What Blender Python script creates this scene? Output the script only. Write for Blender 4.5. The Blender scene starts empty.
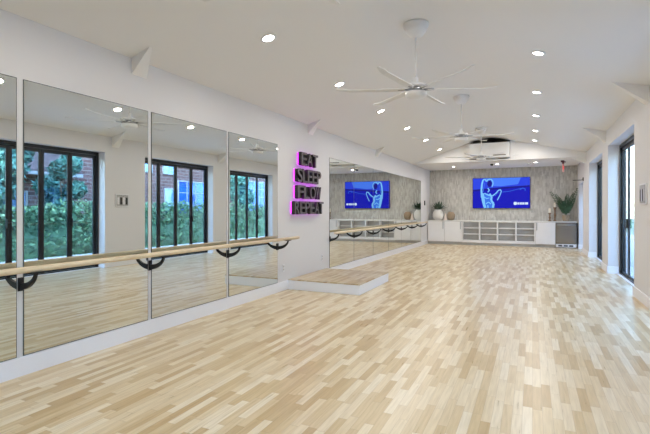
import bpy, bmesh, math, random
from mathutils import Vector, Matrix
random.seed(7)
C = bpy.context.scene.collection
SC = bpy.context.scene
PI = math.pi

# ---------------------------------------------------------------- camera
cam_d = bpy.data.cameras.new('camera'); cam = bpy.data.objects.new('camera', cam_d); C.objects.link(cam)
cam_d.sensor_width = 36; cam_d.lens = 447/650*36
cam_d.shift_y = -7.5/650
cam_d.clip_start = .05; cam_d.clip_end = 300
cam.location = (0, 0, 1.35); cam.rotation_euler = (PI/2, 0, math.atan(207.4/447))
SC.camera = cam

# ---------------------------------------------------------------- world, exposure
W = bpy.data.worlds.new('sky'); SC.world = W; W.use_nodes = True
nt = W.node_tree; nt.nodes.clear()
wo = nt.nodes.new('ShaderNodeOutputWorld'); bg = nt.nodes.new('ShaderNodeBackground'); sk = nt.nodes.new('ShaderNodeTexSky')
sk.sky_type = 'NISHITA'; sk.sun_disc = False; sk.sun_elevation = math.radians(38); sk.sun_rotation = math.radians(200); sk.air_density = 1.2
bg.inputs['Strength'].default_value = 1.75
nt.links.new(sk.outputs[0], bg.inputs['Color']); nt.links.new(bg.outputs[0], wo.inputs['Surface'])
SC.view_settings.view_transform = 'Standard'; SC.view_settings.look = 'None'
SC.view_settings.gamma = 1; SC.view_settings.use_curve_mapping = False
SC.view_settings.exposure = 0.95
LAMP_W = 7.5          # each ceiling downlight, watts
LAMP_COL = (1.0, .94, .87)

# ---------------------------------------------------------------- materials
def mat(name, col, rough=.5, metal=0, bump=0, bscale=40, var=0, vscale=5, spec=.5, emis=None, estr=0, coat=0, stretch=None):
    m = bpy.data.materials.new(name); m.use_nodes = True; n = m.node_tree; b = n.nodes['Principled BSDF']
    b.inputs['Base Color'].default_value = (*col, 1); b.inputs['Roughness'].default_value = rough
    b.inputs['Metallic'].default_value = metal; b.inputs['Specular IOR Level'].default_value = spec
    b.inputs['Coat Weight'].default_value = coat
    if emis: b.inputs['Emission Color'].default_value = (*emis, 1); b.inputs['Emission Strength'].default_value = estr
    if var or bump:
        tc = n.nodes.new('ShaderNodeTexCoord'); mp = n.nodes.new('ShaderNodeMapping')
        n.links.new(tc.outputs['Object'], mp.inputs[0])
        if stretch: mp.inputs['Scale'].default_value = stretch
    if var:
        t = n.nodes.new('ShaderNodeTexNoise'); t.inputs['Scale'].default_value = vscale; t.inputs['Detail'].default_value = 4
        r = n.nodes.new('ShaderNodeValToRGB')
        r.color_ramp.elements[0].position = .3; r.color_ramp.elements[1].position = .7
        r.color_ramp.elements[0].color = (*[c*(1-var) for c in col], 1)
        r.color_ramp.elements[1].color = (*[min(1, c*(1+var)) for c in col], 1)
        n.links.new(mp.outputs[0], t.inputs['Vector']); n.links.new(t.outputs[0], r.inputs[0]); n.links.new(r.outputs[0], b.inputs['Base Color'])
    if bump:
        t2 = n.nodes.new('ShaderNodeTexNoise'); t2.inputs['Scale'].default_value = bscale
        bp = n.nodes.new('ShaderNodeBump'); bp.inputs['Strength'].default_value = bump; bp.inputs['Distance'].default_value = .01
        n.links.new(mp.outputs[0], t2.inputs['Vector']); n.links.new(t2.outputs[0], bp.inputs['Height']); n.links.new(bp.outputs[0], b.inputs['Normal'])
    return m

def nd(n, typ, **kw):
    x = n.nodes.new(typ)
    for k, v in kw.items(): setattr(x, k, v)
    return x
def math_n(n, op, a, b=None):
    x = n.nodes.new('ShaderNodeMath'); x.operation = op
    for i, v in enumerate((a, b)):
        if v is None: continue
        if isinstance(v, (int, float)): x.inputs[i].default_value = v
        else: n.links.new(v, x.inputs[i])
    return x.outputs[0]
def ramp(n, fac, stops):
    r = n.nodes.new('ShaderNodeValToRGB'); e = r.color_ramp.elements
    while len(e) < len(stops): e.new(.5)
    for i, (p, c) in enumerate(stops): e[i].position = p; e[i].color = (*c, 1)
    n.links.new(fac, r.inputs[0]); return r.outputs[0]

def strip_floor(name, wid=.060, length=.43, light=1.0, rough=.22):
    m = bpy.data.materials.new(name); m.use_nodes = True; n = m.node_tree; b = n.nodes['Principled BSDF']
    tc = nd(n, 'ShaderNodeTexCoord'); sp = nd(n, 'ShaderNodeSeparateXYZ'); n.links.new(tc.outputs['Object'], sp.inputs[0])
    u = math_n(n, 'DIVIDE', sp.outputs[0], wid); ui = math_n(n, 'FLOOR', u)
    wn = nd(n, 'ShaderNodeTexWhiteNoise', noise_dimensions='1D'); n.links.new(ui, wn.inputs['W'])
    v = math_n(n, 'ADD', math_n(n, 'DIVIDE', sp.outputs[1], length), math_n(n, 'MULTIPLY', wn.outputs['Value'], 7.3)); vi = math_n(n, 'FLOOR', v)
    cb = nd(n, 'ShaderNodeCombineXYZ'); n.links.new(ui, cb.inputs[0]); n.links.new(vi, cb.inputs[1])
    w2 = nd(n, 'ShaderNodeTexWhiteNoise', noise_dimensions='2D'); n.links.new(cb.outputs[0], w2.inputs['Vector'])
    base = ramp(n, w2.outputs['Value'], [(0, (.54*light, .39*light, .20*light)), (.25, (.63*light, .49*light, .28*light)), (.6, (.72*light, .60*light, .40*light)), (1, (.79*light, .70*light, .53*light))])
    # grain
    cg = nd(n, 'ShaderNodeCombineXYZ')
    n.links.new(math_n(n, 'ADD', math_n(n, 'MULTIPLY', sp.outputs[0], 60), math_n(n, 'MULTIPLY', w2.outputs['Value'], 91)), cg.inputs[0])
    n.links.new(math_n(n, 'MULTIPLY', sp.outputs[1], 3.5), cg.inputs[1])
    ns = nd(n, 'ShaderNodeTexNoise'); ns.inputs['Scale'].default_value = 1; ns.inputs['Detail'].default_value = 5; n.links.new(cg.outputs[0], ns.inputs['Vector'])
    g = ramp(n, ns.outputs[0], [(.3, (.84, .82, .78)), (.62, (1, 1, 1))])
    mx = nd(n, 'ShaderNodeMix', data_type='RGBA', blend_type='MULTIPLY'); mx.inputs['Factor'].default_value = 1
    n.links.new(base, mx.inputs['A']); n.links.new(g, mx.inputs['B'])
    # thin seams
    fu = math_n(n, 'FRACT', u); fv = math_n(n, 'FRACT', v)
    su = math_n(n, 'LESS_THAN', math_n(n, 'MINIMUM', fu, math_n(n, 'SUBTRACT', 1, fu)), .018)
    sv = math_n(n, 'LESS_THAN', math_n(n, 'MINIMUM', fv, math_n(n, 'SUBTRACT', 1, fv)), .004)
    se = math_n(n, 'MULTIPLY', math_n(n, 'MAXIMUM', su, sv), .4)
    m2 = nd(n, 'ShaderNodeMix', data_type='RGBA'); n.links.new(se, m2.inputs['Factor']); n.links.new(mx.outputs['Result'], m2.inputs['A'])
    m2.inputs['B'].default_value = (.30, .21, .12, 1)
    n.links.new(m2.outputs['Result'], b.inputs['Base Color'])
    n.links.new(math_n(n, 'ADD', math_n(n, 'MULTIPLY', ns.outputs[0], .18), rough), b.inputs['Roughness'])
    b.inputs['Specular IOR Level'].default_value = .5
    return m

def stone_wall(name):
    m = bpy.data.materials.new(name); m.use_nodes = True; n = m.node_tree; b = n.nodes['Principled BSDF']
    tc = nd(n, 'ShaderNodeTexCoord'); sp = nd(n, 'ShaderNodeSeparateXYZ'); n.links.new(tc.outputs['Object'], sp.inputs[0])
    ui = math_n(n, 'FLOOR', math_n(n, 'DIVIDE', sp.outputs[0], .045))
    wn = nd(n, 'ShaderNodeTexWhiteNoise', noise_dimensions='1D'); n.links.new(ui, wn.inputs['W'])
    vi = math_n(n, 'FLOOR', math_n(n, 'ADD', math_n(n, 'DIVIDE', sp.outputs[2], .15), math_n(n, 'MULTIPLY', wn.outputs['Value'], 5)))
    cb = nd(n, 'ShaderNodeCombineXYZ'); n.links.new(ui, cb.inputs[0]); n.links.new(vi, cb.inputs[1])
    w2 = nd(n, 'ShaderNodeTexWhiteNoise', noise_dimensions='2D'); n.links.new(cb.outputs[0], w2.inputs['Vector'])
    mp = nd(n, 'ShaderNodeMapping'); mp.inputs['Scale'].default_value = (14, 14, 4); n.links.new(tc.outputs['Object'], mp.inputs[0])
    ns = nd(n, 'ShaderNodeTexNoise'); ns.inputs['Scale'].default_value = 1; ns.inputs['Detail'].default_value = 6; n.links.new(mp.outputs[0], ns.inputs['Vector'])
    f = math_n(n, 'ADD', math_n(n, 'MULTIPLY', w2.outputs['Value'], .35), math_n(n, 'MULTIPLY', ns.outputs[0], .65))
    c = ramp(n, f, [(.22, (.38, .365, .34)), (.5, (.50, .485, .455)), (.75, (.60, .59, .56))])
    n.links.new(c, b.inputs['Base Color']); b.inputs['Roughness'].default_value = .7
    bp = nd(n, 'ShaderNodeBump'); bp.inputs['Strength'].default_value = .5; bp.inputs['Distance'].default_value = .01
    n.links.new(f, bp.inputs['Height']); n.links.new(bp.outputs[0], b.inputs['Normal'])
    return m

def brick_mat(name):
    m = bpy.data.materials.new(name); m.use_nodes = True; n = m.node_tree; b = n.nodes['Principled BSDF']
    tc = nd(n, 'ShaderNodeTexCoord'); mp = nd(n, 'ShaderNodeMapping'); mp.inputs['Rotation'].default_value = (PI/2, 0, PI/2)
    sp = nd(n, 'ShaderNodeSeparateXYZ'); n.links.new(tc.outputs['Object'], sp.inputs[0])
    cb = nd(n, 'ShaderNodeCombineXYZ'); n.links.new(sp.outputs[1], cb.inputs[0]); n.links.new(sp.outputs[2], cb.inputs[1])
    br = nd(n, 'ShaderNodeTexBrick'); n.links.new(cb.outputs[0], br.inputs['Vector'])
    br.inputs['Scale'].default_value = 1; br.inputs['Brick Width'].default_value = .44; br.inputs['Row Height'].default_value = .16; br.inputs['Mortar Size'].default_value = .02
    br.inputs['Color1'].default_value = (.10, .045, .045, 1); br.inputs['Color2'].default_value = (.17, .08, .08, 1); br.inputs['Mortar'].default_value = (.24, .19, .19, 1)
    n.links.new(br.outputs[0], b.inputs['Base Color']); b.inputs['Roughness'].default_value = .9
    return m

def thin_glass(name, tint=(.92, .97, .97), refl=(1, 1, 1)):
    m = bpy.data.materials.new(name); m.use_nodes = True; n = m.node_tree; n.nodes.clear()
    o = nd(n, 'ShaderNodeOutputMaterial'); mx = nd(n, 'ShaderNodeMixShader'); t = nd(n, 'ShaderNodeBsdfTransparent'); g = nd(n, 'ShaderNodeBsdfGlossy')
    t.inputs[0].default_value = (*tint, 1); g.inputs['Roughness'].default_value = .02; g.inputs[0].default_value = (*refl, 1)
    f = nd(n, 'ShaderNodeFresnel'); ge = nd(n, 'ShaderNodeNewGeometry')
    n.links.new(math_n(n, 'SUBTRACT', 1.5, math_n(n, 'MULTIPLY', ge.outputs['Backfacing'], 1.5-1/1.5)), f.inputs[0])
    n.links.new(f.outputs[0], mx.inputs[0]); n.links.new(t.outputs[0], mx.inputs[1]); n.links.new(g.outputs[0], mx.inputs[2]); n.links.new(mx.outputs[0], o.inputs[0])
    return m

M = {}
M['wall'] = mat('warm_white_wall_paint', (.695, .685, .70), .75, bump=.05, bscale=120)
M['ceil'] = mat('warm_white_ceiling_paint', (.82, .81, .80), .85, bump=.04, bscale=90)
M['trim'] = mat('white_satin_trim', (.84, .85, .90), .35, bump=.02, bscale=60)
M['recess'] = mat('recess_shade_grey', (.22, .21, .20), .8, var=.1)  # shade inside the gable recess and air slot, put into the colour
M['floor'] = strip_floor('strip_wood_floor')
M['deck'] = strip_floor('platform_strip_wood', light=.85)
M['stone'] = stone_wall('textured_grey_feature_wall')
M['mirror'] = mat('silver_mirror', (.76, .79, .77), .0, 1, var=.0)
M['mirror_edge'] = mat('dark_mirror_edge', (.10, .11, .11), .3, .3, var=.1)
M['barre'] = mat('ash_wood', (.70, .57, .39), .35, var=.10, vscale=12, stretch=(8, 1, 8))
M['iron'] = mat('black_painted_iron', (.018, .018, .02), .4, .4, var=.2, vscale=20)
M['frame'] = mat('dark_bronze_aluminium', (.022, .026, .034), .35, .3, var=.15, vscale=8)
M['glass'] = thin_glass('door_glass', (.60, .70, .77))
M['chrome'] = mat('brushed_steel', (.45, .46, .48), .28, 1, var=.08, vscale=30, stretch=(1, 1, 12))
M['steel'] = mat('stainless_steel', (.33, .305, .28), .22, 1, var=.08, vscale=6, stretch=(1, 1, 25))
M['cab'] = mat('white_lacquer', (.80, .79, .80), .3, var=.02, vscale=3)
M['cabin'] = mat('grey_cabinet_interior', (.50, .48, .46), .5, var=.06, vscale=4)
M['top'] = mat('white_quartz', (.78, .78, .77), .25, var=.04, vscale=15)
M['fan'] = mat('white_fan_enamel', (.80, .80, .81), .3, var=.02)
M['fanblade'] = mat('white_fan_blade', (.74, .735, .73), .4, var=.02)
M['lens'] = mat('lit_downlight_lens', (1, 1, 1), .4, emis=(1, .97, .93), estr=14, var=.01)
M['black'] = mat('black_plastic', (.015, .015, .016), .35, var=.2)
M['letter'] = mat('dark_weathered_letter', (.12, .105, .12), .6, var=.35, vscale=25, stretch=(1, 1, 6))
M['letter_side'] = mat('dark_letter_side', (.03, .026, .03), .5, var=.3, vscale=30)
M['magenta'] = mat('magenta_led', (.8, .1, .9), .5, emis=(.75, .04, .95), estr=1.7, var=.01)
M['vase'] = mat('white_ceramic', (.78, .77, .75), .55, bump=.3, bscale=50, var=.05)
M['wicker'] = mat('brown_wicker', (.33, .25, .17), .8, bump=.8, bscale=90, var=.35, vscale=60)
M['agave'] = mat('dark_agave_leaf', (.045, .085, .055), .5, var=.4, vscale=9)
M['palm'] = mat('dark_green_frond', (.03, .075, .035), .5, var=.4, vscale=12)
M['soil'] = mat('dark_soil', (.04, .03, .02), .95, var=.3)
M['bronzewood'] = mat('brown_turned_wood', (.22, .13, .07), .45, var=.3, vscale=20)
M['wax'] = mat('ivory_wax', (.85, .80, .70), .5, var=.03)
M['cone'] = mat('pale_peach_ceramic', (.80, .68, .60), .5, var=.05)
M['plastic'] = mat('white_plastic', (.76, .76, .80), .35, var=.02)
M['brick'] = brick_mat('red_brown_brick')
M['roof'] = mat('dark_roof_shingle', (.10, .075, .085), .9, var=.4, vscale=6, bump=.4)
M['blueglass'] = mat('sky_reflection_window_glass', (.04, .16, .70), .15, .4, var=.25, vscale=1.5)  # reflected sky painted in as blue base colour
M['paleglass'] = mat('pale_window_glass', (.18, .36, .65), .1, .5, var=.2, vscale=2)  # paler panes, sky reflection likewise put into the colour
M['whitetrim'] = mat('outdoor_white_trim', (.32, .34, .38), .6, var=.05)
M['patio'] = mat('pale_patio_concrete', (.55, .56, .58), .85, var=.08, vscale=2, bump=.2)
M['grass'] = mat('mown_lawn', (.08, .15, .05), .9, var=.3, vscale=8)
M['hedge'] = mat('hedge_leaf', (.10, .22, .12), .5, var=.6, vscale=5)
M['tree'] = mat('tree_leaf', (.09, .24, .20), .5, var=.55, vscale=1.5)
M['bark'] = mat('brown_bark', (.14, .10, .07), .9, var=.3, bump=.6)
M['pink'] = mat('pink_edge_lit_acrylic', (.75, .50, .48), .25, emis=(1, .30, .26), estr=.12, var=.05)
M['redtext'] = mat('red_lit_lettering', (.8, .05, .04), .4, emis=(1, .05, .03), estr=.3, var=.02)
M['maroon'] = mat('dark_red_metal', (.08, .012, .012), .4, .2, var=.1)
M['blueposter'] = mat('blue_violet_panel_face', (.17, .18, .48), .3, var=.2, vscale=20)
M['greyposter'] = mat('grey_panel_face', (.40, .40, .40), .35, var=.35, vscale=35)
M['greyrail'] = mat('grey_metal', (.30, .29, .28), .4, .6, var=.1)
M['dome'] = mat('smoked_dome', (.02, .02, .02), .1, var=.05)
M['screen_deep'] = mat('screen_deep_blue', (.0, .0, .01), .5, spec=.15, emis=(.003, .004, .25), estr=1.0, var=.01)
M['screen_top'] = mat('screen_bright_blue', (.0, .0, .01), .5, spec=.15, emis=(.012, .03, .40), estr=1.0, var=.01)
M['screen_topglow'] = mat('screen_sky_blue', (.0, .0, .01), .5, spec=.15, emis=(.035, .11, .50), estr=1.0, var=.01)
M['screen_dark'] = mat('screen_navy', (.0, .0, .01), .5, spec=.15, emis=(.004, .004, .13), estr=1.0, var=.01)
M['screen_fig'] = mat('screen_pale_blue', (.0, .0, .01), .5, spec=.15, emis=(.11, .30, .55), estr=1.0, var=.01)
M['screen_mid'] = mat('screen_mid_blue', (.0, .0, .01), .5, spec=.15, emis=(.02, .09, .42), estr=1.0, var=.01)
M['screen_white'] = mat('screen_white', (.0, .0, .01), .5, spec=.15, emis=(.38, .46, .55), estr=1.0, var=.01)

# ---------------------------------------------------------------- mesh helpers
def bm_new(): return bmesh.new()
def box(bm, x0, x1, y0, y1, z0, z1, bevel=0, mi=0):
    v = [bm.verts.new((x, y, z)) for x in (x0, x1) for y in (y0, y1) for z in (z0, z1)]
    fs = [bm.faces.new([v[i] for i in q]) for q in ((0,1,3,2),(4,6,7,5),(0,4,5,1),(2,3,7,6),(0,2,6,4),(1,5,7,3))]
    for f in fs: f.material_index = mi
    if bevel:
        es = list({e for f in fs for e in f.edges})
        r = bmesh.ops.bevel(bm, geom=es, offset=bevel, segments=2, affect='EDGES', profile=.5)
        for f in r['faces']: f.material_index = mi
    return fs
def prism(bm, pts, axis, a0, a1, mi=0):
    """polygon pts (2D) extruded along axis 'x','y','z'"""
    def P(p, a):
        if axis == 'x': return (a, p[0], p[1])
        if axis == 'y': return (p[0], a, p[1])
        return (p[0], p[1], a)
    A = [bm.verts.new(P(p, a0)) for p in pts]; B = [bm.verts.new(P(p, a1)) for p in pts]
    n = len(pts)
    fs = [bm.faces.new(A[::-1]), bm.faces.new(B)]
    for i in range(n): fs.append(bm.faces.new((A[i], A[(i+1) % n], B[(i+1) % n], B[i])))
    for f in fs: f.material_index = mi
    return fs
def lathe(bm, prof, c=(0, 0, 0), seg=24, mi=0, axis='z'):
    rings = []
    for r, z in prof:
        ring = []
        for i in range(seg):
            a = 2*PI*i/seg; p = (r*math.cos(a), r*math.sin(a), z)
            if axis == 'x': p = (z, r*math.cos(a), r*math.sin(a))
            if axis == 'y': p = (r*math.cos(a), z, r*math.sin(a))
            ring.append(bm.verts.new((c[0]+p[0], c[1]+p[1], c[2]+p[2])))
        rings.append(ring)
    for a, b in zip(rings, rings[1:]):
        for i in range(seg):
            f = bm.faces.new((a[i], a[(i+1) % seg], b[(i+1) % seg], b[i])); f.smooth = True; f.material_index = mi
    for rg in (rings[0][::-1], rings[-1]):
        f = bm.faces.new(rg); f.material_index = mi
def tube(bm, pts, r, seg=10, mi=0):
    pts = [Vector(p) for p in pts]; rings = []
    rr = r if isinstance(r, (list, tuple)) else [r]*len(pts)
    for i, p in enumerate(pts):
        d = (pts[min(i+1, len(pts)-1)] - pts[max(i-1, 0)]).normalized()
        up = Vector((0, 0, 1)) if abs(d.z) < .9 else Vector((0, 1, 0))
        a = d.cross(up).normalized(); b = a.cross(d)
        rings.append([bm.verts.new(p + (a*math.cos(2*PI*k/seg) + b*math.sin(2*PI*k/seg))*rr[i]) for k in range(seg)])
    for A, B in zip(rings, rings[1:]):
        for k in range(seg):
            f = bm.faces.new((A[k], A[(k+1) % seg], B[(k+1) % seg], B[k])); f.smooth = True; f.material_index = mi
    bm.faces.new(rings[0][::-1]).material_index = mi; bm.faces.new(rings[-1]).material_index = mi
def obj(name, bm, m, parent=None, loc=None, rz=0):
    me = bpy.data.meshes.new(name)
    bmesh.ops.recalc_face_normals(bm, faces=bm.faces[:]) if len(bm.faces) < 4000 else None
    bm.to_mesh(me); bm.free()
    o = bpy.data.objects.new(name, me); C.objects.link(o)
    for x in (m if isinstance(m, (list, tuple)) else [m]): me.materials.append(x)
    if parent: o.parent = parent
    if loc is not None: o.location = loc
    if rz: o.rotation_euler.z = rz
    return o
def tag(o, label, cat, group=None):
    o['label'] = label; o['category'] = cat
    if group: o['group'] = group
    return o
def thing(name, label, cat, loc=(0, 0, 0), rz=0, group=None):
    o = bpy.data.objects.new(name, None); C.objects.link(o); o.empty_display_size = .1
    o.location = loc; o.rotation_euler.z = rz
    return tag(o, label, cat, group)
def struct(name, bm, m): o = obj(name, bm, m); o['kind'] = 'structure'; return o
def struct_empty(name, loc=(0, 0, 0)):
    o = bpy.data.objects.new(name, None); C.objects.link(o); o.location = loc; o['kind'] = 'structure'; return o
def dup(root, loc, rz=None, label=None):
    r = root.copy(); C.objects.link(r); r.location = loc
    if rz is not None: r.rotation_euler.z = rz
    if label: r['label'] = label
    for ch in list(root.children):
        c = ch.copy(); C.objects.link(c); c.parent = r
        for g in ch.children:
            d = g.copy(); C.objects.link(d); d.parent = c
    return r

# ---------------------------------------------------------------- room dimensions
XL, XR = -3.77, 1.45
YF, YG, YB = -3.2, 15.3, 18.2
ZL, ZR, ZT, XT = 2.92, 3.05, 3.71, -1.31
SLP_L = (ZT-ZL)/(XT-XL); SLP_R = (ZT-ZR)/(XR-XT)
def ceil_z(x):
    if abs(x-XT) < .42:                      # the ridge is softly rounded
        t = (x-XT+.42)/.84
        return (1-t)**2*(ZT-SLP_L*.42) + 2*t*(1-t)*ZT + t*t*(ZT-SLP_R*.42)
    return ZL + SLP_L*(x-XL) if x < XT else ZR + SLP_R*(XR-x)
RIDGE = [(XT-.42+.84*i/20, ceil_z(XT-.4199+.8398*i/20)) for i in range(21)]

# floor
b = bm_new(); box(b, XL-.2, XR+.35, YF-.2, YB+.2, -.12, 0); struct('floor', b, M['floor'])
# ceiling: vault, then the flat part over the cabinets
b = bm_new()
prism(b, [(XL-.2, ZL-SLP_L*.2)] + RIDGE + [(XR+.35, ZR-SLP_R*.35), (XR+.35, 3.95), (XL-.2, 3.95)], 'y', YF-.2, YG)
struct('ceiling', b, M['ceil'])
b = bm_new()
OX0, OX1, OZ0 = -1.86, -.64, 2.97
def gable_poly(x0, x1, z0, yA, yB):
    pts = [(x0, z0), (x1, z0), (x1, 3.95), (x0, 3.95)]
    prism(b, pts, 'y', yA, yB)
gable_poly(XL-.2, OX0, 2.92, YG, YG+.9); gable_poly(OX1, XR+.35, 2.92, YG, YG+.9)
gable_poly(OX0, OX1, 3.80, YG, YG+.9)
box(b, OX0, OX1, YG, YG+.9, 2.92, OZ0)
box(b, XL-.2, XR+.35, YG+.9, YB+.2, 2.92, 3.95)
struct('ceiling.001', b, M['ceil'])
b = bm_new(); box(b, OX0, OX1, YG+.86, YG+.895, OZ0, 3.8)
struct('trim_1', b, M['recess'])  # dark sheet at the recess back, painted as its shade

# left wall
b = bm_new(); box(b, XL-.2, XL, YF-.2, YB+.2, 0, 3.1)
struct('wall_left', b, M['wall'])
# back and front walls
b = bm_new(); box(b, XL, XR, YB, YB+.2, 0, 2.92); struct('wall_back', b, M['stone'])
b = bm_new(); prism(b, [(XL, 0), (XR, 0), (XR, ZR), (XT, ZT), (XL, ZL)], 'y', YF-.2, YF); struct('wall_front', b, M['wall'])
# right wall with door openings; the first, out of view, added for daylight
DOORS = [(-.6, 2.05, 2.68), (4.60, 7.24, 2.68), (8.42, 11.10, 2.70), (11.95, 14.60, 2.66), (16.24, 17.58, 2.22)]
WT = .33
b = bm_new(); y = YF-.2
for (y0, y1, zt) in DOORS:
    box(b, XR, XR+WT, y, y0, 0, 3.1); box(b, XR, XR+WT, y0, y1, zt, 3.1); y = y1
box(b, XR, XR+WT, y, YB+.2, 0, 3.1)
struct('wall_right', b, M['wall'])
# baseboards
b = bm_new(); box(b, XL, XL+.018, YF, 17.72, 0, .15)
struct('baseboard_left', b, M['trim'])
b = bm_new(); y = YF
for (y0, y1, zt) in DOORS + [(17.72, 18, 0)]:
    box(b, XR-.018, XR, y, y0, 0, .15)
    if y0 < 17.7:
        box(b, XR-.018, XR+.19, y0-.0, y0+.018, 0, .15); box(b, XR-.018, XR+.19, y1-.018, y1, 0, .15)
    y = y1
struct('baseboard_right', b, M['trim'])
b = bm_new(); box(b, XL, XR, YF, YF+.018, 0, .15); struct('baseboard_front', b, M['trim'])
# tapering wedge brackets along the eaves
def gusset(bm, xw, zb, dx, y0, y1):
    xt = xw+dx; zc = ceil_z(xw)+.03; zt = ceil_z(xt)
    v = [bm.verts.new(p) for p in ((xw, y0, zb), (xw, y1, zb), (xw, y1, zc), (xw, y0, zc), (xt, y0, zt-.004), (xt, y0, zt+.03), (xt, y0+.035, zt-.004), (xt, y0+.035, zt+.03))]
    for q in ((0,3,5,4), (0,4,6,1), (1,6,7,2), (3,2,7,5), (4,5,7,6), (0,1,2,3)): bm.faces.new([v[i] for i in q])
k = 2
for yy in (3.36, 7.38, 11.3, -.65):
    b = bm_new(); gusset(b, XL, 2.755, .25, yy, yy+.20)
    struct('trim_%d' % k, b, M['ceil']); k += 1
    b = bm_new(); gusset(b, XR, 2.82, -.44, yy+.05, yy+.25)
    struct('trim_%d' % k, b, M['ceil']); k += 1
b = bm_new(); prism(b, [(XR, 2.74), (XR, 2.925), (XR-.4, 2.925), (XR-.4, 2.917)], 'y', YG+.1, YG+.26)
struct('trim_%d' % k, b, M['ceil'])

# ---------------------------------------------------------------- folding glass doors
def glass_door(n, y0, y1, zt, leaves=4):
    root = struct_empty('door_%d' % n, (XR+.205, y0, 0))
    L = y1-y0; fw = .06
    b = bm_new()
    box(b, 0, .11, 0, fw, 0, zt); box(b, 0, .11, L-fw, L, 0, zt); box(b, 0, .11, fw, L-fw, zt-.07, zt); box(b, 0, .11, fw, L-fw, 0, .035)
    obj('door_frame', b, M['frame'], root)
    lw = (L-2*fw)/leaves; s = .056
    for i in range(leaves):
        a, c = fw+i*lw+.002, fw+(i+1)*lw-.002
        b = bm_new()
        box(b, .036, .066, a, a+s, .04, zt-.073, .004); box(b, .036, .066, c-s, c, .04, zt-.073, .004)
        box(b, .036, .066, a+s, c-s, zt-.145, zt-.073); box(b, .036, .066, a+s, c-s, .04, .075)
        lf = obj('door_leaf', b, M['frame'], root)
        b = bm_new(); box(b, .048, .054, a+s, c-s, .075, zt-.145); obj('glass_pane', b, M['glass'], lf)
        if i in (0, leaves-1) or leaves < 3:
            hy = (c-s/2) if i == 0 else (a+s/2)
            b = bm_new(); box(b, -.002, .036, hy-.02, hy+.02, .98, 1.16, .004)
            tube(b, [(-.002, hy, 1.09), (-.045, hy, 1.09), (-.055, hy+.02, 1.09), (-.055, hy+.12, 1.09)], .008, 8)
            obj('door_handle', b, M['black'], lf)
    return root
for i, (y0, y1, zt) in enumerate(DOORS): glass_door(i+1, y0, y1, zt, 4 if i < 4 else 2)
# metal sill strips
for i, (y0, y1, zt) in enumerate(DOORS):
    b = bm_new(); box(b, XR+.15, XR+.205, y0+.02, y1-.02, 0, .012, .003)
    struct('trim_%d' % (20+i), b, M['trim'])

# ---------------------------------------------------------------- outside
b = bm_new(); box(b, XR+.35, 5.0, -14, 32, -.16, -.02); struct('patio', b, M['patio'])
b = bm_new(); box(b, 5.0, 60, -30, 80, -.2, -.04); struct('lawn', b, M['grass'])

def leaf_cloud(bm, center, rad, n, size, box_like=False, rnd=random):
    for _ in range(n):
        if box_like:
            p = Vector((rnd.uniform(-1, 1), rnd.uniform(-1, 1), rnd.uniform(-1, 1)))
            ax = rnd.choice((0, 0, 0, 2, 2, 1)); p[ax] = (rnd.choice((-1, 1)) if ax != 2 else 1)*rnd.uniform(.88, 1.1)
        else:
            p = Vector((rnd.gauss(0, 1), rnd.gauss(0, 1), rnd.gauss(0, 1))).normalized()*rnd.uniform(.6, 1.05)
        c = Vector(center) + Vector((p.x*rad[0], p.y*rad[1], p.z*rad[2]))
        d = Vector((rnd.gauss(0, 1), rnd.gauss(0, 1), rnd.gauss(0, 1)+.3)).normalized()
        e = d.cross(Vector((rnd.gauss(0, 1), rnd.gauss(0, 1), rnd.gauss(0, 1)))).normalized()
        s = size*rnd.uniform(.6, 1.4)
        bm.faces.new([bm.verts.new(c + d*s), bm.verts.new(c + e*s*.42), bm.verts.new(c - d*s), bm.verts.new(c - e*s*.42)])
b = bm_new(); box(b, 5.3, 5.85, -4, 23.5, -.04, 1.2)
rh = random.Random(11)
for k_ in range(60):
    yy = -3.8 + k_*.46 + rh.uniform(-.12, .12)
    leaf_cloud(b, (5.55+rh.uniform(-.1, .1), yy, .45), (.42, .42, .62), 150, .10, rnd=rh)
    leaf_cloud(b, (5.5+rh.uniform(-.1, .1), yy+.2, 1.12), (.40, .38, rh.uniform(.30, .62)), 330, .075, rnd=rh)
tag(obj('hedge', b, M['hedge']), 'long clipped green hedge beyond the patio', 'hedge')

def tree(x, y, h, r, seed, label, nl=5000, leafsize=.13):
    rn = random.Random(seed)
    t = thing('leafy_tree', label, 'tree', (x, y, -.04))
    b = bm_new(); tube(b, [(0, 0, 0), (.04, .03, h*.4), (-.03, .06, h*.8)], [.14, .10, .05], 10)
    for a in range(5):
        q = a*1.256; tube(b, [(0, .03, h*.35+a*.1), (math.cos(q)*r*.6, math.sin(q)*r*.6, h*.6+a*.12)], [.05, .02], 6)
    obj('trunk', b, M['bark'], t)
    b = bm_new()
    for k in range(9):
        c = (rn.uniform(-.5, .5)*r, rn.uniform(-.5, .5)*r, h*rn.uniform(.38, .92)); rr = r*rn.uniform(.4, .62)
        leaf_cloud(b, c, (rr, rr, rr*.9), nl//9, leafsize, rnd=rn)
    obj('foliage', b, M['tree'], t)
tree(7.1, 8.0, 4.6, 1.2, 1, 'bushy tree behind the hedge nearest the camera, seen through the nearest reflected door')
tree(7.3, 10.2, 3.3, .7, 2, 'smaller leafy tree between hedge and brick house, right of the bushy tree')
tree(7.5, 20.6, 5.0, .9, 3, 'tall narrow tree at the far end of the hedge beyond the farthest folding door')

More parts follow.
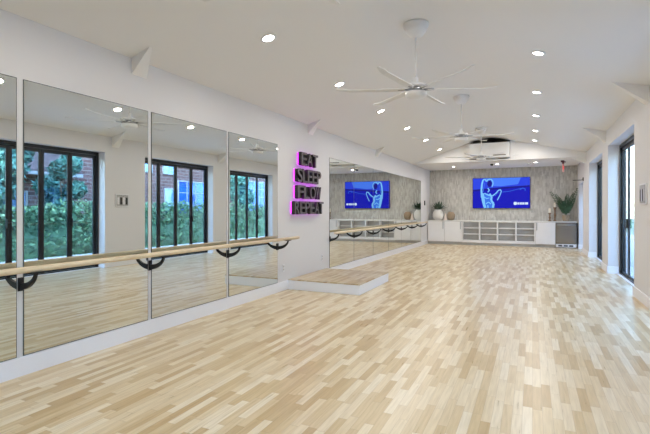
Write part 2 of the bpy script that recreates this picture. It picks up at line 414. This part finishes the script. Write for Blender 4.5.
h = thing('brick_house', 'red brown brick house with windows coloured blue as reflected sky behind the hedge', 'house', (9.5, 3.0, -.05))
b = bm_new(); box(b, 0, 7, 0, 27, 0, 6.2); obj('wall', b, M['brick'], h)
b = bm_new(); prism(b, [(-.7, 6.1), (7.7, 6.1), (3.5, 8.6)], 'y', -.5, 27.5); obj('roof', b, M['roof'], h)
b = bm_new(); prism(b, [(-.9, 2.75), (.02, 3.55), (.02, 3.62), (-.9, 2.84)], 'y', -.4, 9.0); obj('porch_roof', b, M['roof'], h)
b = bm_new(); box(b, -.92, -.84, -.4, 9.0, 2.66, 2.78); obj('fascia', b, M['whitetrim'], h)
def win(y0, y1, z0, z1, g, nv=2, nh=2):
    b = bm_new(); t = .07
    box(b, -.06, .02, y0, y1, z0, z0+t); box(b, -.06, .02, y0, y1, z1-t, z1); box(b, -.06, .02, y0, y0+t, z0+t, z1-t); box(b, -.06, .02, y1-t, y1, z0+t, z1-t)
    for i in range(1, nv): yy = y0+(y1-y0)*i/nv; box(b, -.05, .02, yy-.025, yy+.025, z0+t, z1-t)
    for i in range(1, nh): zz = z0+(z1-z0)*i/nh; box(b, -.045, .02, y0+t, y1-t, zz-.02, zz+.02)
    f = obj('window_frame', b, M['whitetrim'], h)
    b = bm_new(); box(b, -.03, -.001, y0+t, y1-t, z0+t, z1-t); obj('window_pane', b, g, f)
win(12.4, 13.4, 3.2, 4.1, M['paleglass'], 2, 4)
win(14.1, 15.0, 3.2, 4.1, M['paleglass'], 2, 4)
win(14.2, 15.05, 1.0, 2.5, M['paleglass'], 1, 2)
win(15.15, 17.9, 1.0, 2.95, M['blueglass'], 4, 3)
win(6.2, 7.4, .9, 2.1, M['paleglass'], 2, 2)
win(21.4, 23.6, 1.2, 3.3, M['blueglass'], 3, 4)

# ---------------------------------------------------------------- wall mirrors
def mirror(y0, y1, label, group):
    t = thing('wall_mirror', label, 'mirror', (XL, y0, .157), group=group)
    w = y1-y0; hgt = 2.412-.157
    b = bm_new(); box(b, 0.0, .006, 0, w, 0, hgt); obj('backing', b, M['mirror_edge'], t)
    b = bm_new(); box(b, .0062, .0075, .006, w-.006, .006, hgt-.006); obj('mirror_glass', b, M['mirror'], t)
g1 = 'large frameless mirrors before the lettered sign'
for y0, y1, s in ((-.49, .84, 'frameless wall mirror beside the camera, before the one cut off by the left edge'), (.89, 2.22, 'frameless wall mirror cut off at the left edge of the view'), (2.27, 3.575, 'frameless wall mirror right of the cut-off one, second from the left edge'),
               (3.62, 4.94, 'frameless wall mirror third from the left, reflecting blue house windows'), (4.985, 6.28, 'frameless wall mirror nearest the sign, last of the near row')):
    mirror(y0, y1, s, g1)
g2 = 'butted mirrors beyond the lettered sign'
names2 = ['frameless mirror just past the sign, first of the far row', 'second mirror of the far row, with left part of reflected screen', 'third mirror of the far row, holding right part of reflected screen',
          'fourth mirror of the far row, two past the reflected screen edge', 'fifth mirror of the far row, last but one before the cabinets', 'sixth mirror of the far row, beside the white cabinets']
for i in range(6):
    y0 = 8.33+i*1.378; mirror(y0+.003, y0+1.375, names2[i], g2)

# ---------------------------------------------------------------- barres
def barre(y0, y1, stops, label):
    t = thing('ballet_barre', label, 'ballet barre', (XL, y0, 0))
    b = bm_new(); lathe(b, [(.018, 0), (.025, .008), (.025, y1-y0-.008), (.018, y1-y0)], (.20, 0, .88), 20, axis='y')
    obj('wooden_rail', b, M['barre'], t)
    for yy in stops:
        b = bm_new(); box(b, .0095, .02, yy-y0-.022, yy-y0+.022, .69, .80, .002)
        pts = []; n = 12
        for i in range(n+1):
            a = PI/2*i/n; pts.append((.018+.182*math.sin(a), .755+.10*(1-math.cos(a))))
        inner = [(x, z) for x, z in pts]
        outer = []
        for i in range(n+1):
            a = PI/2*i/n; wdt = .055*(1-i/n)+.028*(i/n)
            outer.append((pts[i][0]+math.sin(a)*wdt*.55, pts[i][1]-math.cos(a)*wdt))
        prism(b, inner + outer[::-1], 'y', yy-y0-.012, yy-y0+.012)
        box(b, .165, .24, yy-y0-.05, yy-y0+.05, .846, .8555, .002)
        obj('bracket', b, M['iron'], t)
    return t
barre(-.4, 6.64, (.866, 2.245, 3.597, 4.962, 6.27), 'pale wooden barre on black curved brackets across the near mirrors')
barre(8.15, 16.75, tuple(8.34+i*1.378 for i in range(6)) + (16.60,), 'pale wooden barre on black curved brackets across the far mirrors')

# ---------------------------------------------------------------- platform
t = thing('stage_platform', 'low white platform with pale wood top against left wall', 'platform', (XL+.02, 6.6, 0))
b = bm_new(); box(b, 0, 1.29, 0, 1.54, 0, .155, .004); obj('base', b, M['trim'], t)
b = bm_new(); box(b, -.0, 1.293, -.003, 1.543, .155, .172, .003); obj('deck', b, M['deck'], t)

# ---------------------------------------------------------------- lettered wall sign
t = thing('word_sign', 'dark block letter sign stacked EAT SLEEP FLOW REPEAT with magenta backlight', 'sign', (XL, 7.27, 0))
def make_letter(ch, y0, y1, z0, z1, parent):
    cu = bpy.data.curves.new('letter', 'FONT'); cu.body = ch; cu.extrude = .5; cu.offset = .012; cu.resolution_u = 4
    o = bpy.data.objects.new('tmp', cu); C.objects.link(o)
    dg = bpy.context.evaluated_depsgraph_get(); dg.update()
    me = bpy.data.meshes.new_from_object(o.evaluated_get(dg)); C.objects.unlink(o); bpy.data.objects.remove(o)
    xs = [v.co.x for v in me.vertices]; ys = [v.co.y for v in me.vertices]; zs = [v.co.z for v in me.vertices]
    for v in me.vertices:
        u = (v.co.x-min(xs))/(max(xs)-min(xs)); w = (v.co.y-min(ys))/(max(ys)-min(ys)); d = (v.co.z-min(zs))/(max(zs)-min(zs))
        v.co = (.045+.055*d, y0+(y1-y0)*u, z0+(z1-z0)*w)
    me.materials.clear(); me.materials.append(M['letter']); me.materials.append(M['letter_side'])
    for p in me.polygons: p.material_index = 0 if min(me.vertices[i].co.x for i in p.vertices) > .095 else 1
    l = bpy.data.objects.new('letter', me); C.objects.link(l); l.parent = parent
rows = [('EAT', .68, 2.13, 2.365), ('SLEEP', .95, 1.825, 2.07), ('FLOW', .95, 1.54, 1.775), ('REPEAT', 1.17, 1.265, 1.495)]
for wd, wid, z0, z1 in rows:
    b = bm_new(); n = len(wd); cw = wid/n
    box(b, .036, .0445, -wid/2-.0, wid/2-.01, z0+.01, z1-.01)
    wo_ = obj('word', b, M['letter_side'], t)
    for i, ch in enumerate(wd): make_letter(ch, -wid/2+i*cw+.006, -wid/2+(i+1)*cw-.006, z0, z1, wo_)
    b = bm_new(); box(b, .006, .024, -wid/2+.03, wid/2-.03, z0+.02, z1-.01)
    box(b, 0.0, .006, -wid/2+.1, -wid/2+.13, z0+.05, z1-.05); box(b, 0.0, .036, wid/2-.13, wid/2-.10, z0+.08, z1-.08)
    obj('backlight', b, M['magenta'], wo_)

# ---------------------------------------------------------------- cabinets
YC = 17.72
def cab_door(parent, x0, x1, hx):
    b = bm_new(); box(b, x0+.007, x1-.007, -.02, -.001, .112, .89, .003); d = obj('cabinet_door', b, M['cab'], parent)
    b = bm_new(); box(b, hx-.014, hx+.014, -.05, -.038, .60, .88, .003); box(b, hx-.006, hx+.006, -.038, -.02, .63, .65); box(b, hx-.006, hx+.006, -.038, -.02, .83, .85)
    obj('handle', b, M['chrome'], d)
def carcass(parent, L):
    b = bm_new(); box(b, 0, L, 0, .46, .10, .90); obj('carcass', b, M['cabin'], parent)
    b = bm_new(); box(b, 0, L, .05, .44, 0, .10); obj('toe_kick', b, M['cabin'], parent)
t = thing('base_cabinet', 'white two door base cabinet at the left end of the back wall', 'cabinet', (XL+.02, YC, 0))
carcass(t, 1.31); cab_door(t, .0, .655, .60); cab_door(t, .655, 1.31, 1.255)
t = thing('base_cabinet', 'white single door base cabinet between open shelves and steel fridge', 'cabinet', (.091, YC, 0))
carcass(t, .648); cab_door(t, 0, .648, .05)
xs = [-2.436, -1.81, -1.178, -.546, .088]
t = thing('shelf_unit', 'long white open shelf unit under the screen, twelve cubbies', 'shelf unit', (xs[0], YC, 0))
L = xs[-1]-xs[0]
b = bm_new()
box(b, 0, L, -.02, .46, .10, .19); box(b, 0, L, -.02, .46, .872, .90)
box(b, 0, .03, -.02, .46, .19, .872); box(b, L-.03, L, -.02, .46, .19, .872); obj('carcass', b, M['cab'], t)
b = bm_new(); box(b, 0, L, .05, .44, 0, .10); obj('toe_kick', b, M['cabin'], t)
b = bm_new(); box(b, .03, L-.03, .20, .215, .19, .872); obj('back_panel', b, M['cabin'], t)
for x in xs[1:-1]:
    b = bm_new(); box(b, x-xs[0]-.024, x-xs[0]+.024, -.02, .199, .19, .872); obj('divider', b, M['cab'], t)
edges = [.03] + [e for x in xs[1:-1] for e in (x-xs[0]-.024, x-xs[0]+.024)] + [L-.03]
for i in range(0, 8, 2):
    for z in (.405, .635):
        b = bm_new(); box(b, edges[i], edges[i+1], -.015, .199, z, z+.025); obj('shelf', b, M['cab'], t)
# fridge
t = thing('undercounter_fridge', 'stainless steel undercounter fridge at the right end of the cabinets', 'fridge', (.745, YC, 0))
b = bm_new(); box(b, 0, .65, .01, .46, .02, .893); obj('body', b, M['greyrail'], t)
b = bm_new(); box(b, .005, .645, -.03, .0095, .15, .885, .006); d = obj('fridge_door', b, M['steel'], t)
b = bm_new(); tube(b, [(.05, -.065, .81), (.60, -.065, .81)], .011, 12); tube(b, [(.09, -.065, .81), (.09, -.03, .81)], .007, 8); tube(b, [(.56, -.065, .81), (.56, -.03, .81)], .007, 8)
obj('handle', b, M['chrome'], d)
b = bm_new(); box(b, .01, .64, -.022, .009, .025, .14)
gr = obj('grille', b, M['plastic'], t)
for i in range(3):
    b = bm_new(); box(b, .08+i*.17, .20+i*.17, -.027, -.0222, .055, .105); obj('grille_vent', b, M['black'], gr)
b = bm_new(); box(b, XL+.02, XR-.004, YC-.03, YB-.002, .9005, .93, .004)
tag(obj('countertop', b, M['top']), 'thin white countertop running over the whole cabinet row', 'countertop')

# ---------------------------------------------------------------- television
TX0, TX1, TZ0, TZ1 = -2.102, -.072, 1.392, 2.558
t = thing('wall_television', 'large flat television with blue picture on grey back wall', 'television', (TX0, YB-.075, TZ0))
tw, th = TX1-TX0, TZ1-TZ0
b = bm_new(); box(b, 0, tw, 0, .045, 0, th, .004); obj('housing', b, M['black'], t)
b = bm_new(); box(b, tw*.3, tw*.7, .045, .0745, th*.3, th*.7); obj('wall_mount', b, M['black'], t)
b = bm_new(); sc_o = None
def poly(bm, pts, m_i, dz):
    vs = [bm.verts.new((.012+(tw-.024)*p[0], -.0008-dz, .012+(th-.024)*(1-p[1]))) for p in pts]
    f = bm.faces.new(vs); f.material_index = m_i
    if f.normal.y > 0: f.normal_flip()
mats = [M['screen_deep'], M['screen_top'], M['screen_topglow'], M['screen_dark'], M['screen_fig'], M['screen_mid'], M['screen_white']]
box(b, .012, tw-.012, -.0008, .0, .012, th-.012, mi=0)
poly(b, [(0, 0), (1, 0), (1, .27), (.5, .33), (0, .40)], 1, .0004)
poly(b, [(.22, 0), (.85, 0), (.80, .22), (.5, .28), (.30, .26)], 2, .0008)
poly(b, [(0, .38), (.5, .31), (1, .26), (1, .31), (.5, .37), (0, .44)], 3, .0010)
# posed figure: torso, raised arm, head, other arm, long ribbon
def strip(pts, w, mi, dz):
    for (x0, y0, w0), (x1, y1, w1) in zip(pts, pts[1:]):
        a = Vector((x1-x0, (y1-y0)*th/tw)).normalized(); nx, ny = -a.y, a.x*tw/th
        poly(b, [(x0+nx*w0*w, y0+ny*w0*w), (x1+nx*w1*w, y1+ny*w1*w), (x1-nx*w1*w, y1-ny*w1*w), (x0-nx*w0*w, y0-ny*w0*w)], mi, dz)
        dz += .0001
strip([(.225, 1, .9), (.20, .86, .9), (.19, .74, 1.1), (.175, .60, 1.0), (.19, .50, .8)], .026, 4, .0014)
strip([(.36, 1, .8), (.375, .86, .8), (.33, .74, .8), (.34, .62, .7), (.30, .52, .7)], .024, 4, .0016)
poly(b, [(.20, .74), (.20, .56), (.26, .50), (.32, .56), (.33, .74), (.355, .9), (.345, 1), (.235, 1)], 5, .0012)
strip([(.165, .64, 1.0), (.155, .40, .8), (.165, .20, .8), (.185, .06, .7), (.225, .03, .6), (.24, .10, .5)], .020, 4, .0018)
strip([(.185, .46, .5), (.20, .30, .4), (.215, .16, .4)], .016, 5, .0024)
strip([(.25, .12, .6), (.27, .05, .7), (.32, .03, .7), (.36, .10, .6), (.365, .20, .6), (.345, .30, .5)], .015, 4, .0026)
poly(b, [(.265, .10), (.32, .07), (.35, .16), (.335, .27), (.29, .30), (.26, .22)], 3, .0022)
strip([(.27, .33, .5), (.30, .40, .6), (.27, .47, .5)], .018, 4, .0032)
strip([(.21, .50, .6), (.28, .57, .7), (.35, .60, .6), (.42, .50, .6), (.46, .41, .6), (.50, .39, .5), (.51, .46, .5), (.485, .58, .5), (.44, .74, .5)], .017, 4, .0036)
strip([(.20, .62, .6), (.25, .68, .6), (.30, .66, .5)], .014, 4, .0046)
strip([(.235, .86, .5), (.28, .80, .6), (.33, .86, .5)], .016, 4, .0050)
strip([(.27, .90, .5), (.275, 1, .6)], .02, 4, .0054)
strip([(.40, .60, .4), (.43, .52, .4), (.46, .48, .3)], .012, 5, .0056)
strip([(.53, .47, .5), (.65, .45, .4), (.78, .39, .4), (.85, .36, .4)], .010, 5, .0040)
strip([(.83, .40, .5), (.88, .35, .5), (.92, .38, .5), (.92, .44, .5)], .012, 5, .0042)
poly(b, [(.725, .83), (.735, .80), (.77, .80), (.785, .84), (.775, .89), (.74, .90), (.725, .87)], 6, .0046)
for i, x in enumerate((.79, .825, .855, .885, .92, .945)):
    poly(b, [(x, .815), (x+.024, .815), (x+.024, .885), (x, .885)], 6, .0046)
obj('screen', b, mats, t)

# ---------------------------------------------------------------- ornaments on the counter
ZC = .93
def blade_leaf(bm, base, az, el, L, w, curl=.3, n=6):
    prev = None; p = Vector(base); e = el
    for i in range(n+1):
        q = i/n; ww = w*math.sin(PI*min(1, .25+q*.75))*(1-.0*q); ww = max(ww, .002) if i < n else .001
        d = Vector((math.cos(az)*math.cos(e), math.sin(az)*math.cos(e), math.sin(e)))
        s = Vector((-math.sin(az), math.cos(az), 0))
        up = s.cross(d)
        cur = [bm.verts.new(p + s*ww), bm.verts.new(p - up*ww*.35), bm.verts.new(p - s*ww), bm.verts.new(p + up*ww*.12)]
        if prev:
            for k_ in range(4): bm.faces.new((prev[k_], prev[(k_+1) % 4], cur[(k_+1) % 4], cur[k_]))
        prev = cur; p = p + d*L/n; e -= curl/n
t = thing('potted_agave', 'dark spiky agave in round white vase on the counter', 'potted plant', (-3.385, 17.93, ZC))
b = bm_new(); lathe(b, [(.11, 0), (.17, .04), (.205, .14), (.21, .22), (.18, .33), (.13, .39), (.12, .42), (.10, .42), (.10, .395)], seg=28); obj('vase', b, M['vase'], t)
b = bm_new(); lathe(b, [(.02, .398), (.095, .3985), (.095, .405), (.02, .408)], seg=16); obj('soil', b, M['soil'], t)
b = bm_new(); rn = random.Random(3)
for i in range(34):
    az = i*2.4; el = .35+1.1*(i/34)
    blade_leaf(b, (math.cos(az)*.03, math.sin(az)*.03, .40), az, el, (.2 if math.sin(az) > .35 else (.33 if math.cos(az) < -.3 else rn.uniform(.36, .42))), .046, .1)
obj('foliage', b, M['agave'], t)
t = tag(None or (lambda bb: (lathe(bb, [(.075, 0), (.07, .02), (.012, .27), (.004, .275)], seg=20), obj('cone_ornament', bb, M['cone'], loc=(-3.10, 17.93, ZC)))[1])(bm_new()), 'small pale cone ornament standing between white vase and wicker ball', 'ornament')
b = bm_new(); lathe(b, [(.07, 0), (.13, .05), (.16, .15), (.15, .24), (.10, .31), (.05, .33), (.04, .32)], seg=24)
tag(obj('wicker_vase', b, M['wicker'], loc=(-2.90, 18.0, ZC)), 'round brown wicker vase right of the pale cone', 'vase')

def candle(x, y, hh, label):
    t = thing('candle_holder', label, 'candle holder', (x, y, ZC), group='wooden candle holders on the counter')
    b = bm_new(); lathe(b, [(.055, 0), (.055, .02), (.03, .04), (.022, .07), (.04, hh*.45), (.022, hh*.6), (.03, hh*.85), (.055, hh-.015), (.055, hh)], seg=20); obj('stand', b, M['bronzewood'], t)
    b = bm_new(); lathe(b, [(.036, hh+.0005), (.038, hh+.01), (.038, hh+.15), (.03, hh+.16), (.004, hh+.155), (.002, hh+.18)], seg=18); obj('candle', b, M['wax'], t)
candle(.565, 17.93, .30, 'shorter wooden candle holder with ivory candle, left of the taller one')
candle(.735, 18.06, .50, 'taller wooden candle holder with ivory candle, beside the leafy plant')

t = thing('potted_palm', 'dark green leafy fronded plant in brown pot above the fridge', 'potted plant', (1.08, 17.93, ZC))
b = bm_new(); lathe(b, [(.08, 0), (.10, .03), (.12, .12), (.115, .20), (.125, .22), (.11, .22), (.105, .205)], seg=22); obj('pot', b, M['wicker'], t)
b = bm_new(); lathe(b, [(.02, .2055), (.10, .206), (.10, .212), (.02, .215)], seg=16); obj('soil', b, M['soil'], t)
fr = [(-.50, .4, 1.18), (-.38, -.2, 1.0), (-.30, .1, .80), (-.44, .1, .66), (-.12, -.4, .62), (.05, .2, .92), (.0, -.2, .80), (.33, -.1, 1.24), (.25, .3, 1.0), (.38, .1, .8), (.20, -.5, .66)]
rn = random.Random(5)
for lean, dep, L in fr:
    b = bm_new(); pts = []; p = Vector((0, 0, .21)); n = 14
    d0 = Vector((lean, dep*.10-.06, 1)).normalized()
    for i in range(n+1):
        pts.append(p.copy()); p = p + (d0 + Vector((lean*.18*i/n, 0, -.12*i/n))).normalized()*L*.8/n
        p.x = min(p.x, .33); p.y = min(p.y, .20)
    tube(b, pts, [.007*(1-.7*i/n) for i in range(n+1)], 6)
    for i in range(2, n+1):
        for sd in (-1, 1):
            q = i/n; ll = .10*math.sin(PI*min(1, .15+.8*q))+.03
            dd = (pts[i]-pts[i-1]).normalized(); s = Vector((dd.z, rn.uniform(-.4, .2), -dd.x)).normalized()*sd
            tip = pts[i] + (dd*.75+s).normalized()*ll; mid = pts[i]+(dd*.75+s).normalized()*ll*.5; wv = dd*.024
            for v in (tip, mid): v.x = min(v.x, .36); v.y = min(v.y, .22)
            y_ = Vector((0, .006, 0))
            b.faces.new([b.verts.new(pts[i]), b.verts.new(mid+wv-y_), b.verts.new(tip), b.verts.new(mid-wv+y_)])
    obj('frond', b, M['palm'], t)

# ---------------------------------------------------------------- air conditioner box in the gable
t = thing('air_conditioner', 'white boxed air conditioner set into the gable recess', 'air conditioner', (-1.25, YG, OZ0))
b = bm_new(); box(b, -.60, .60, -.30, .50, 0.03, .49, .006); obj('housing', b, M['ceil'], t)
b = bm_new(); box(b, .12, .50, -.305, -.3002, .08, .11); obj('air_slot', b, M['recess'], t)

# ---------------------------------------------------------------- downlights
def make_downlight():
    t = thing('ceiling_downlight', '', 'ceiling light')
    b = bm_new(); lathe(b, [(.062, -.004), (.066, -.012), (.09, -.010), (.092, 0.0), (.062, 0.0)], seg=28); obj('trim_ring', b, M['fan'], t)
    b = bm_new(); lathe(b, [(.002, -.007), (.061, -.0065), (.061, .0), (.002, .0)], seg=24); obj('lens', b, M['lens'], t)
    ld = bpy.data.lights.new('lamp', 'AREA'); ld.shape = 'DISK'; ld.size = .12; ld.energy = LAMP_W; ld.color = LAMP_COL
    lo = bpy.data.objects.new('lamp', ld); C.objects.link(lo); lo.parent = t; lo.location = (0, 0, -.02)
    return t
dl = make_downlight(); first = True
def place_light(x, y, z, tilt, label, grp):
    global first
    o = dl if first else dup(dl, (0, 0, 0)); first = False
    o.location = (x, y, z); o.rotation_euler = (0, tilt, 0); o['label'] = label; o['group'] = grp
ordn = ['first', 'second', 'third', 'fourth', 'fifth', 'sixth', 'seventh', 'eighth', 'ninth']
tl, tr = -math.atan(SLP_L), math.atan(SLP_R)
left_y = [.15, 2.2, 4.27, 6.3, 8.36, 10.36, 12.37, 14.45]
near_l = {.15: 'round downlight above the camera on the mirror side', 2.2: 'round downlight of the mirror-side row, just out of frame above the left', 4.27: 'round downlight nearest the camera, large and bright, over the near mirrors',
          6.3: 'second visible downlight of the mirror-side row, left of nearest fan blades', 8.36: 'third visible downlight of the mirror-side row, just below the nearest fan', 10.36: 'fourth visible downlight of the mirror-side row, left of the second fan',
          12.37: 'fifth visible downlight of the mirror-side row, below left of second fan', 14.45: 'last downlight of the mirror-side row before the gable'}
for yy in left_y: place_light(-2.68, yy, ceil_z(-2.68), tl, near_l[yy], 'downlights on the mirror-side slope')
near_r = {.2: 'round downlight above the camera on the door side', 2.2: 'round downlight of the door-side row out of frame overhead', 4.2: 'round downlight of the door-side row just above the frame',
          6.42: 'topmost visible downlight of the door-side row, nearest the camera', 8.55: 'second downlight down the door-side row', 10.67: 'third downlight down the door-side row, in mid column', 12.7: 'fourth downlight down the door-side row', 14.5: 'fifth and last downlight of the door-side row before the gable'}
for yy in near_r: place_light(.07, yy, ceil_z(.07), tr, near_r[yy], 'downlights on the door-side slope')
for x, yy, s in ((-2.62, 16.85, 'left downlight in the flat ceiling above the cabinets'), (-1.10, 16.45, 'middle downlight in the flat ceiling, beside the black dome camera'), (.10, 16.4, 'right downlight in the flat ceiling above the cabinets')):
    place_light(x, yy, 2.92, 0, s, 'downlights in the flat ceiling')
b = bm_new(); lathe(b, [(.03, -.055), (.052, -.035), (.058, -.015), (.06, 0)], seg=20)
tag(obj('dome_camera', b, M['dome'], loc=(-1.27, 16.45, 2.92)), 'small black dome camera on the flat ceiling beside middle downlight', 'security camera')
b = bm_new(); lathe(b, [(.045, -.035), (.06, -.025), (.062, 0)], seg=20)
tag(obj('smoke_detector', b, M['fan'], loc=(-.10, 16.62, 2.92)), 'small round white smoke detector left of the right flat-ceiling downlight', 'smoke detector')

# ---------------------------------------------------------------- ceiling fans
def make_fan():
    t = thing('ceiling_fan', '', 'ceiling fan', (0, 0, ZT), group='six-bladed white fans along the ridge')
    b = bm_new(); lathe(b, [(.155, .0), (.155, -.035), (.13, -.045), (.135, -.06), (.12, -.11), (.085, -.15), (.045, -.172), (.03, -.173)], seg=32)
    obj('canopy', b, M['fan'], t)
    b = bm_new(); lathe(b, [(.0125, -.17), (.0125, -.76)], seg=14); obj('downrod', b, M['fan'], t)
    b = bm_new(); lathe(b, [(.02, -.665), (.03, -.67), (.03, -.72), (.05, -.735), (.05, -.75), (.125, -.758), (.132, -.77), (.132, -.785), (.095, -.79), (.095, -.845), (.132, -.85), (.132, -.895), (.10, -.918), (.03, -.925)], seg=32)
    mh = obj('motor_housing', b, M['fan'], t)
    b = bm_new(); lathe(b, [(.101, -.843), (.101, -.792)], seg=32); obj('steel_band', b, M['chrome'], mh)
    for k_ in range(6):
        a = k_*PI/3; ca, sa = math.cos(a), math.sin(a)
        b = bm_new(); n = 10; pitch = .20
        def P_(r, w, dz): return (r*ca - w*sa, r*sa + w*ca, -.82 + dz + w*pitch)
        prev = None
        for i in range(n+1):
            r = .14 + .85*i/n; w = .040 - .010*i/n if i < n else .012
            up = .0 if i < n-1 else .012*(i-n+2)
            cur = [b.verts.new(P_(r, -w, up)), b.verts.new(P_(r, w, up)), b.verts.new(P_(r, w, up+.007)), b.verts.new(P_(r, -w, up+.007))]
            if prev:
                for q in range(4): b.faces.new((prev[q], prev[(q+1) % 4], cur[(q+1) % 4], cur[q]))
            else: b.faces.new(cur)
            prev = cur
        b.faces.new(prev[::-1])
        bl = obj('blade', b, M['fanblade'], t)
        b = bm_new(); v = []
        tube(b, [(.09*ca, .09*sa, -.818), (.22*ca, .22*sa, -.812)], .014, 8)
        obj('blade_arm', b, M['chrome'], bl)
    return t
fan = make_fan()
fl = [((XT, 2.05, ceil_z(XT)), 29, 'white ceiling fan overhead of the camera, only blade tips entering the frame'), ((XT, 5.5, ceil_z(XT)), 20, 'nearest fully visible white ceiling fan, hanging on a long rod'), ((XT, 9.4, ceil_z(XT)), 6, 'white ceiling fan midway down the room, second fully visible'), ((XT, 13.3, ceil_z(XT)), 10, 'farthest white ceiling fan, in front of the gable box')]
for i, (loc, ang, lab) in enumerate(fl):
    o = fan if i == 0 else dup(fan, loc)
    o.location = loc; o.rotation_euler.z = math.radians(ang); o['label'] = lab

# ---------------------------------------------------------------- exit sign, wall fittings
t = thing('exit_sign', 'pink edge-lit exit sign hanging from dark red canopy near the fridge', 'exit sign', (.87, 15.55+.9, 2.92), math.radians(78))
t.location = (.90, 16.3, 2.92)
b = bm_new(); box(b, -.16, .16, -.045, .045, -.05, 0, .004); box(b, -.05, .05, -.025, .025, -.10, -.0505, .003); obj('canopy', b, M['maroon'], t)
b = bm_new(); box(b, -.15, .15, -.006, .006, -.36, -.1005, .002); pn = obj('panel', b, M['pink'], t)
cu = bpy.data.curves.new('exit_text', 'FONT'); cu.body = 'EXIT'; cu.size = .155; cu.extrude = .0015; cu.align_x = 'CENTER'; cu.align_y = 'CENTER'; cu.offset = .002
o_ = bpy.data.objects.new('tmp', cu); C.objects.link(o_); dg = bpy.context.evaluated_depsgraph_get(); dg.update()
me = bpy.data.meshes.new_from_object(o_.evaluated_get(dg)); C.objects.unlink(o_); bpy.data.objects.remove(o_); me.materials.clear(); me.materials.append(M['redtext'])
for s in (1, -1):
    l = bpy.data.objects.new('lettering', me); C.objects.link(l); l.parent = pn; l.location = (0, -.0075*s, -.235); l.rotation_euler = (PI/2, 0, 0 if s == 1 else PI)

b = bm_new(); box(b, -.03, -.001, -.05, .05, -.05, .06, .004); tube(b, [(-.03, 0, 0), (-.06, 0, -.02), (-.30, 0, -.02)], .012, 10)
tag(obj('wall_rod', b, M['black'], loc=(XR, 16.05, 2.29)), 'short black horizontal rod on a wall plate, above the countertop end', 'wall bracket')
b = bm_new(); box(b, 0.0005, .03, -.04, .04, -.09, .09, .004)
tag(obj('wall_control', b, M['black'], loc=(XL, 17.2, 1.60)), 'small black wall control between far mirrors and the back wall', 'wall control')
t = thing('control_panel', 'small grey and white wall control panel with dark switches between two glass doors', 'control panel', (XR, 7.52, 1.42))
b = bm_new(); box(b, -.022, -.0005, 0, .38, 0, .30, .003); obj('housing', b, M['plastic'], t)
b = bm_new(); box(b, -.026, -.0225, .02, .36, .02, .28); f_ = obj('grey_face', b, M['greyposter'], t)
for i in range(4):
    b = bm_new(); box(b, -.031, -.0265, .04+i*.08, .095+i*.08, .05, .22, .002); obj('switch', b, M['black'] if i % 2 else M['plastic'], f_)
for yy, zz, s in ((6.47, .375, 'white wall outlet low beside the last near mirror'), (7.98, .40, 'white wall outlet low beside the first far mirror, above the platform')):
    t = thing('wall_outlet', s, 'outlet', (XL, yy, zz))
    b = bm_new(); box(b, .0005, .008, -.037, .037, -.06, .06, .002); obj('cover_plate', b, M['plastic'], t)
    for dz in (-.025, .025):
        b = bm_new(); box(b, .008, .010, -.018, .018, dz-.016, dz+.016); obj('socket', b, M['cabin'], t)
